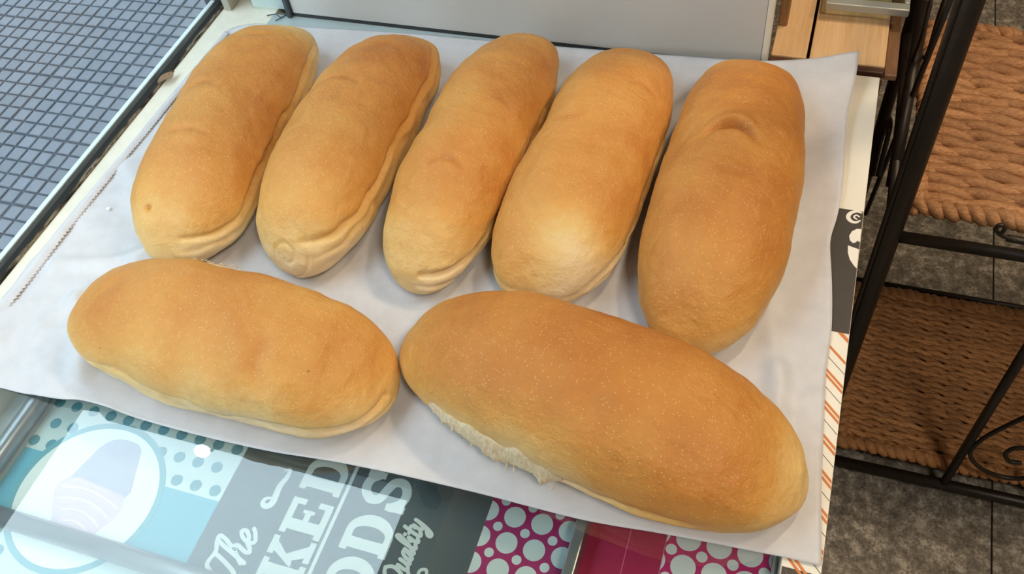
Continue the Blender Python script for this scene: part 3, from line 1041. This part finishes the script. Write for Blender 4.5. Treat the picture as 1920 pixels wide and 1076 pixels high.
make_loaf(7, PARAM[7], 'large brown bread loaf lying crosswise in front with a torn near side', [(-1, -0.6, 0.6, 0.30, 0.005)],
          pale=[(-0.15, -1.02, 0.55, 0.26, 0.55), (0.95, 0.2, 0.2, 1.2, 0.15)], dark=[(-0.2, 0.1, 0.6, 0.6, 0.08)], tone=-4, base=0.10)


def crumb_mat():
    N = NT('torn_white_crumb')
    co = N.coords('Object', (1, 1, 0.4))
    n = N.noise(co, 500, 5, 0.7)
    c = N.ramp(n, [(0.3, srgb(214, 190, 146)), (0.65, srgb(240, 226, 196))])
    N.l(c, N.b.inputs['Base Color'])
    N.b.inputs['Roughness'].default_value = 0.85
    N.l(N.bump(n, 0.7, 0.002), N.b.inputs['Normal'])
    N.b.inputs['Subsurface Weight'].default_value = 0.15
    N.b.inputs['Subsurface Radius'].default_value = (0.006, 0.004, 0.002)
    return N.m


M_CRUMB = crumb_mat()


def torn(idx, s0, s1, t0, t1, out, label, hang=()):
    o, P = LOAVES[idx]
    ang = P[2]
    ca, sa = math.cos(ang), math.sin(ang)
    n, m = 150, 26
    V = []
    for i in range(n):
        u = i / (n - 1)
        for j in range(m):
            v = j / (m - 1)
            s = s0 + (s1 - s0) * u
            th = t0 + (t1 - t0) * (v + 0.10 * vnoise(u * 9, 2, idx))
            x, y, z, e = surf(P, s, th)
            side = 1 if math.cos(th) > 0 else -1
            env = math.sin(math.pi * u) ** 0.35 * math.sin(math.pi * v) ** 0.5
            fib = 0.5 + 0.5 * vnoise(u * 60 + v * 5, v * 4, 3 + idx)
            cav = 0.5 + 0.5 * vnoise(u * 26, v * 9, 8 + idx)
            d = -0.0015 + env * (out * (0.45 + 0.8 * fib * cav))
            for (hu, hw, amt) in hang:
                d += amt * math.exp(-((u - hu) / hw) ** 2) * v * env
            yy, zz = y + side * d, max(0.0006, z - 0.25 * d * v)
            V.append((ca * x - sa * yy, sa * x + ca * yy, zz))
    c = link('torn_crumb', mesh('torn_crumb', V, grid_faces(n, m)), M_CRUMB, None, True)
    c.parent = o
    tag(c, label)
    md = c.modifiers.new('thickness', 'SOLIDIFY')
    md.thickness = 0.001
    # loose fibres along the tear
    mb = MB()
    for q in range(16):
        u = random.random()
        v = random.uniform(0.3, 1.0)
        s = s0 + (s1 - s0) * u
        th = t0 + (t1 - t0) * v
        x, y, z, e = surf(P, s, th)
        side = 1 if math.cos(th) > 0 else -1
        y += side * out * 0.5
        p0 = Vector((x, y, z))
        p1 = p0 + Vector((random.uniform(-0.003, 0.003), side * random.uniform(0.001, 0.004), -random.uniform(0.001, 0.006)))
        p1.z = max(0.001, p1.z)
        pm_ = (p0 + p1) / 2 + Vector((random.uniform(-0.001, 0.001),) * 3)
        pts = [Vector((ca * p.x - sa * p.y, sa * p.x + ca * p.y, p.z)) for p in (p0, pm_, p1)]
        mb.tube(pts, [0.0007, 0.0005, 0.0002], 5)
    f = mb.build('crumb_fibres', M_CRUMB, None, True)
    f.parent = o
    f['kind'] = 'stuff'


torn(7, -0.68, 0.06, math.pi - 0.10, math.pi + 0.85, 0.0085, 'torn fibrous white crumb on the near side', hang=[(0.88, 0.04, 0.016), (0.55, 0.08, 0.006)])
torn(6, -0.42, -0.06, -0.05, 0.55, 0.0050, 'torn white crumb peeking out behind')
# flakes
for k, (px, py, r_) in enumerate(((205, 393, 0.0022), (398, 508, 0.0026), (425, 512, 0.002))):
    p = at(px, py, 0.002)
    if k:
        continue
    bm = bmesh.new()
    bmesh.ops.create_icosphere(bm, subdivisions=2, radius=r_)
    for v_ in bm.verts:
        v_.co = Vector((v_.co.x * 1.2, v_.co.y * 0.7, v_.co.z * 0.4)) * (1 + 0.5 * noise.noise(v_.co * 700))
    me = bpy.data.meshes.new('paper_flake')
    bm.to_mesh(me)
    bm.free()
    o = link('paper_flake', me, mat('flake_white', (244, 244, 244), 0.6), None, True)
    o.location = (p.x, p.y, 0.0034)
    tag(o, 'tiny white flake on the parchment near the window loaf', 'crumb')
# withered leaf scrap caught on the sealant
V, F = [], []
for i in range(13):
    u = i / 12
    for j in range(7):
        v = j / 6 - 0.5
        V.append((0.0075 * math.sin(math.pi * min(1, u * 1.05)) ** 0.7 * v * 2 + 0.003 * u, 0.034 * u - 0.017, 0.0026 + 0.004 * abs(v) + 0.002 * math.sin(u * 7) * (0.3 + v)))
o = link('leaf_scrap', mesh('leaf_scrap', V, grid_faces(13, 7)), mat('withered_leaf', (140, 112, 86), 0.8, var=0.25, scale=300), None, True)
p = at(315, 148, 0.004)
o.location = (p.x - 0.002, p.y, 0.0036)
o.rotation_euler = (0, 0, -0.25)
o.scale = (0.75, 0.62, 0.8)
md = o.modifiers.new('thickness', 'SOLIDIFY')
md.thickness = 0.0004
tag(o, 'withered brown leaf scrap stuck on the black window sealant', 'leaf')

# ------------------------------------------------------------------ pale display case behind the bread
XR = -0.036
cs = tag(empty('display_case', (-0.29, 0.72, 0)), 'pale grey upright display case panel standing behind the loaves', 'display case')
sbox('front_panel', mat('satin_grey_panel', (196, 196, 194), 0.28, 0.0, var=0.015, scale=12), -0.536, XR - 0.006, 0.6970, 0.7060, 0.0045, 0.66, parent=cs, bev=0.001)
sbox('edge_trim', mat('cream_edge', (226, 220, 206), 0.5), XR - 0.0058, XR, 0.6965, 0.7080, 0.0008, 0.66, parent=cs, bev=0.001)
sbox('added_pale_strip', mat('glass_sheen_blue_grey', (166, 182, 186), 0.3), -0.560, XR - 0.006, 0.672, 0.6968, 0.0002, 0.0007, parent=cs)  # sheet added over the glass; its pale colour stands in for bright reflection
sbox('bottom_seal', mat('dark_line', (46, 50, 54), 0.5), -0.536, XR - 0.006, 0.6972, 0.7055, 0.0008, 0.0043, parent=cs)
PROF = mat('dark_profile', (70, 76, 82), 0.4, 0.3)
sbox('corner_profile', PROF, -0.5415, -0.5365, 0.692, 0.706, 0.0008, 0.66, parent=cs, bev=0.001)
sbox('side_glass', M_GLASS, -0.590, -0.5425, 0.7010, 0.7040, 0.0008, 0.66, parent=cs, bev=0.0006)
sbox('side_panel', mat('pale_blue_panel', (214, 224, 228), 0.4), -0.592, -0.5425, 0.7065, 0.7085, 0.0008, 0.66, parent=cs)
MB().tube([(-0.566, 0.691, 0.0022), (-0.556, 0.6945, 0.0030), (-0.548, 0.690, 0.0022)], 0.0006, 8).build('clip_wire', PROF, cs, True)
MB().tube([(-0.5425, 0.6985, 0.0022), (-0.548, 0.690, 0.0022), (-0.552, 0.684, 0.0022)], 0.0006, 8).build('clip_wire', PROF, cs, True)
sbox('back_body', mat('case_body', (180, 176, 168), 0.6), -0.592, XR - 0.004, 0.7088, 0.735, 0.0008, 0.66, parent=cs)

# ------------------------------------------------------------------ wooden counter behind the table
wc = tag(empty('wooden_counter', (0.0, 0.9, FLOOR)), 'pale pine plank counter with dark front edge behind the table', 'counter')
PINE = wood_mat('pale_pine', (198, 158, 112), (226, 192, 150), (30, 1.2, 8))
DARKW = wood_mat('dark_brown_wood', (62, 38, 26), (94, 62, 44), (2, 14, 14))
sm_ = at(1518, 90, 0.004).x
for x0, x1 in ((-0.0345, sm_ - 0.0014), (sm_ + 0.0014, 0.0675)):
    sbox('plank', PINE, x0, x1, 0.7185, 1.50, -0.02, 0.002, parent=wc, bev=0.001)
sbox('counter_body', DARKW, -0.0345, 0.0665, 0.7290, 1.50, FLOOR, -0.0215, parent=wc)
sbox('front_edge', DARKW, -0.0345, 0.0675, 0.7105, 0.7183, -0.06, 0.0008, parent=wc, bev=0.0012)
sbox('front_moulding', DARKW, -0.0345, 0.0675, 0.7055, 0.7100, -0.06, -0.003, parent=wc, bev=0.0015)
sbox('side_trim', wood_mat('mid_brown_wood', (104, 72, 50), (134, 98, 70), (14, 2, 14)), 0.0680, 0.0790, 0.712, 1.50, -0.008, -0.002, parent=wc, bev=0.001)
p = at(1467, 49, 0.002)
ws = sbox('wooden_batten', wood_mat('batten_wood', (150, 112, 76), (176, 136, 98), (14, 14, 2)), p.x - 0.0045, p.x + 0.0045, p.y, p.y + 0.018, 0.0022, 0.40, bev=0.0015)
tag(ws, 'narrow upright wooden batten standing beside the grey case panel', 'batten')

# framed glass tray over the counter
trp = tag(empty('glass_tray', (0.03, 0.95, 0.004)), 'aluminium framed glass tray standing on the pine counter', 'tray')
zt = 0.020
a0 = at(1547, 14, zt)
a1 = at(1706, 20, zt)
ty = a1.y
for nm, bx in (('frame_rail', (a0.x, a1.x, ty, ty + 0.011, zt - 0.008, zt)), ('frame_rail', (a0.x, a1.x, ty + 0.30, ty + 0.311, zt - 0.008, zt)),
               ('frame_rail', (a0.x, a0.x + 0.005, ty + 0.0112, ty + 0.2998, zt - 0.008, zt)), ('frame_rail', (a1.x - 0.005, a1.x, ty + 0.0112, ty + 0.2998, zt - 0.008, zt))):
    sbox(nm, mat('pale_metal_rail', (176, 182, 180), 0.4, 0.4), *bx, parent=trp, bev=0.0012)
sbox('pane', M_GREENGLASS, a0.x + 0.0052, a1.x - 0.0052, ty + 0.0112, ty + 0.2998, zt - 0.006, zt - 0.003, parent=trp)
for x in (a0.x - 0.003, 0.052):
    for y in (ty + 0.05, ty + 0.285):
        MB().tube([(x + 0.004, y + 0.005, 0.0021), (x + 0.004, y + 0.005, zt - 0.0082)], 0.0045, 12).build('foot', M_BLACK, trp, True)

# ------------------------------------------------------------------ metal rack
rk = tag(empty('metal_rack', (0.4, 0.88, FLOOR)), 'black metal rack with lattice side and scrollwork beside the table', 'rack')
PXL, PYF, PYB, PXR = 0.1180, 0.7145, 1.075, 0.72


def rod(name, pts, r_, n=12):
    return MB().tube(pts, r_, n).build(name, M_BLACK, rk, True)


for x in (PXL, PXR):
    rod('post', [(x, PYF, FLOOR + 0.0002), (x, PYF, 0.62)], 0.0118, 20)
    rod('post', [(x, PYB, FLOOR + 0.0002), (x, PYB, 0.62)], 0.0085, 18)
rod('post_bead', [(PXL - 0.0098, PYF - 0.0086, FLOOR + 0.001), (PXL - 0.0098, PYF - 0.0086, 0.62)], 0.0022, 8)
for z in (-0.735, -0.216, 0.30):
    rr = 0.0068 if z > -0.5 else 0.0085
    rod('front_rail', [(PXL + 0.011, PYF, z), (PXR - 0.011, PYF, z)], rr, 14)
    rod('back_rail', [(PXL + 0.008, PYB, z), (PXR - 0.008, PYB, z)], 0.006, 12)
    for x in (PXL, PXR):
        rod('side_rail', [(x, PYF + 0.011, z), (x, PYB - 0.008, z)], 0.006, 12)
# lattice on the side towards the table
for x in (PXL, PXR):
    dx = x - PXL
    q0, q1 = onx(1790, -20, PXL + 0.004), onx(1623, 401, PXL + 0.004)
    rod('lattice_rod', [q0 + Vector((dx, 0, 0)), q1 + Vector((dx, 0, 0))], 0.0032, 10)
    q0, q1 = onx(1735, 5, PXL), onx(1672, 350, PXL)
    rod('lattice_bar', [q0 + Vector((dx, 0, 0)), q1 + Vector((dx, 0, 0))], 0.0070, 12)
    q = [onx(*t, PXL - 0.003) for t in ((1748, -10), (1728, 70), (1708, 120), (1700, 140))]
    rod('lattice_wire', [t + Vector((dx, 0, 0)) for t in catmull(q, 6)], 0.0022, 8)
    q = [onx(*t, PXL + 0.010) for t in ((1772, -5), (1757, 40), (1744, 85), (1734, 108), (1728, 96), (1732, 60), (1745, 10))]
    rod('lattice_loop', [t + Vector((dx, 0, 0)) for t in catmull(q, 6)], 0.0022, 8)
    q = [onx(*t, PXL - 0.006) for t in ((1636, 330), (1650, 270), (1662, 232), (1668, 222), (1668, 240), (1656, 290), (1646, 330))]
    rod('lattice_loop', [t + Vector((dx, 0, 0)) for t in catmull(q, 6)], 0.0032, 8)
# lower front: upright and scroll
b3 = ony(1765, 912, PYF)
rod('front_upright', [(b3.x, PYF, -0.727), (b3.x, PYF, -0.2225)], 0.0062, 14)
sc_ = [ony(*t, PYF) for t in ((1960, 765), (1905, 790), (1850, 818), (1822, 842), (1823, 862), (1850, 884), (1900, 897), (1945, 890), (1962, 866), (1940, 845), (1905, 840), (1886, 850), (1892, 864), (1915, 868))]
rod('scroll', catmull(sc_, 7), 0.0032, 10)
sc_ = [ony(*t, PYF - 0.009) for t in ((1905, 452), (1890, 446), (1876, 440), (1868, 432), (1870, 424), (1878, 422), (1884, 428), (1880, 435))]
rod('scroll_hook', catmull(sc_, 6), 0.0022, 8)
sc_ = [ony(*t, PYF - 0.006) for t in ((1888, 446), (1920, 452), (1980, 462))]
rod('scroll_wire', catmull(sc_, 6), 0.0040, 8)


# ------------------------------------------------------------------ woven shelves
def rope_mesh(length, r_, off, period, seed, n=6, flat=1.0, wob=0.0015):
    mb = MB()
    rnd = random.Random(seed)
    ph = rnd.uniform(0, 6.28)
    seg = max(24, int(length / 0.0055))
    for k in (0, 1):
        pts, rr = [], []
        for i in range(seg + 1):
            t = i / seg
            x = t * length
            a = ph + k * math.pi + 2 * math.pi * x / period + 1.3 * vnoise(x * 14, seed, k)
            pts.append(Vector((x, off * math.cos(a) + wob * vnoise(x * 9, seed * 3, 1), flat * off * 1.15 * math.sin(a))))
            rr.append(r_ * (0.92 + 0.35 * vnoise(x * 30, seed, 7 + k) + 0.12 * math.sin(a)))
        mb.tube(pts, rr, n)
    me = mesh('cord', mb.v, mb.f)
    me.polygons.foreach_set('use_smooth', [True] * len(me.polygons))
    return me


def woven_shelf(label, x0, x1, y0, y1, z, rows, fm, period, kr, ko):
    t = tag(empty('woven_shelf', ((x0 + x1) / 2, (y0 + y1) / 2, z)), label, 'woven shelf', 'woven fibre shelves of the rack')
    Lx, pitch = x1 - x0, (y1 - y0) / rows
    ms = [rope_mesh(Lx - 0.008, pitch * kr, pitch * ko, period, 20 + q + rows) for q in range(6)]
    for m_ in ms:
        m_.materials.append(fm)
    for i in range(rows):
        o = bpy.data.objects.new('cord', ms[i % 6])
        COL.objects.link(o)
        o.parent = t
        fl_ = i % 2
        o.location = (-Lx / 2 + 0.004 + (Lx - 0.008 if fl_ else 0), -(y1 - y0) / 2 + (i + 0.5) * pitch, 0)
        o.rotation_euler = (0, 0, math.pi if fl_ else 0)
    # bound edges
    for nm, ln, loc, rz in (('bound_edge', Lx + 0.012, (-Lx / 2 - 0.006, -(y1 - y0) / 2 - 0.004, -0.001), 0), ('bound_edge', Lx + 0.012, (-Lx / 2 - 0.006, (y1 - y0) / 2 + 0.004, -0.001), 0),
                            ('bound_edge', y1 - y0, (-Lx / 2, -(y1 - y0) / 2, -0.001), math.pi / 2), ('bound_edge', y1 - y0, (Lx / 2, -(y1 - y0) / 2, -0.001), math.pi / 2)):
        me = rope_mesh(ln, 0.0072, 0.0052, 0.028, int(ln * 1000) + rows, 8)
        me.materials.append(fm)
        o = bpy.data.objects.new(nm, me)
        COL.objects.link(o)
        o.parent = t
        o.location = loc
        o.rotation_euler = (0, 0, rz)
    mb = MB()
    k = int(Lx / 0.033)
    for i in range(k):
        x = -Lx / 2 + (i + 0.5) * Lx / k
        mb.box(x - 0.004, x + 0.004, -(y1 - y0) / 2, (y1 - y0) / 2, -0.0035, 0.0005)
    o = mb.build('warp_slats', fm, None)
    o.parent = t
    o['kind'] = 'stuff'
    sub = MB().box(-Lx / 2, Lx / 2, -(y1 - y0) / 2, (y1 - y0) / 2, -0.0075, -0.0045).build('backing', mat('dark_fibre_backing', (58, 36, 22), 0.9), None)
    sub.parent = t
    return t


woven_shelf('light brown woven fibre shelf on the upper rail of the rack', 0.142, 0.70, 0.752, 1.062, -0.200, 20, fibre_mat('light_brown_fibre', (144, 98, 62), (206, 158, 114)), 0.10, 0.46, 0.15)
woven_shelf('darker brown woven fibre shelf low on the rack near the floor', 0.150, 0.70, 0.742, 1.036, -0.712, 29, fibre_mat('brown_fibre', (150, 104, 64), (214, 162, 110)), 0.060, 0.42, 0.24)
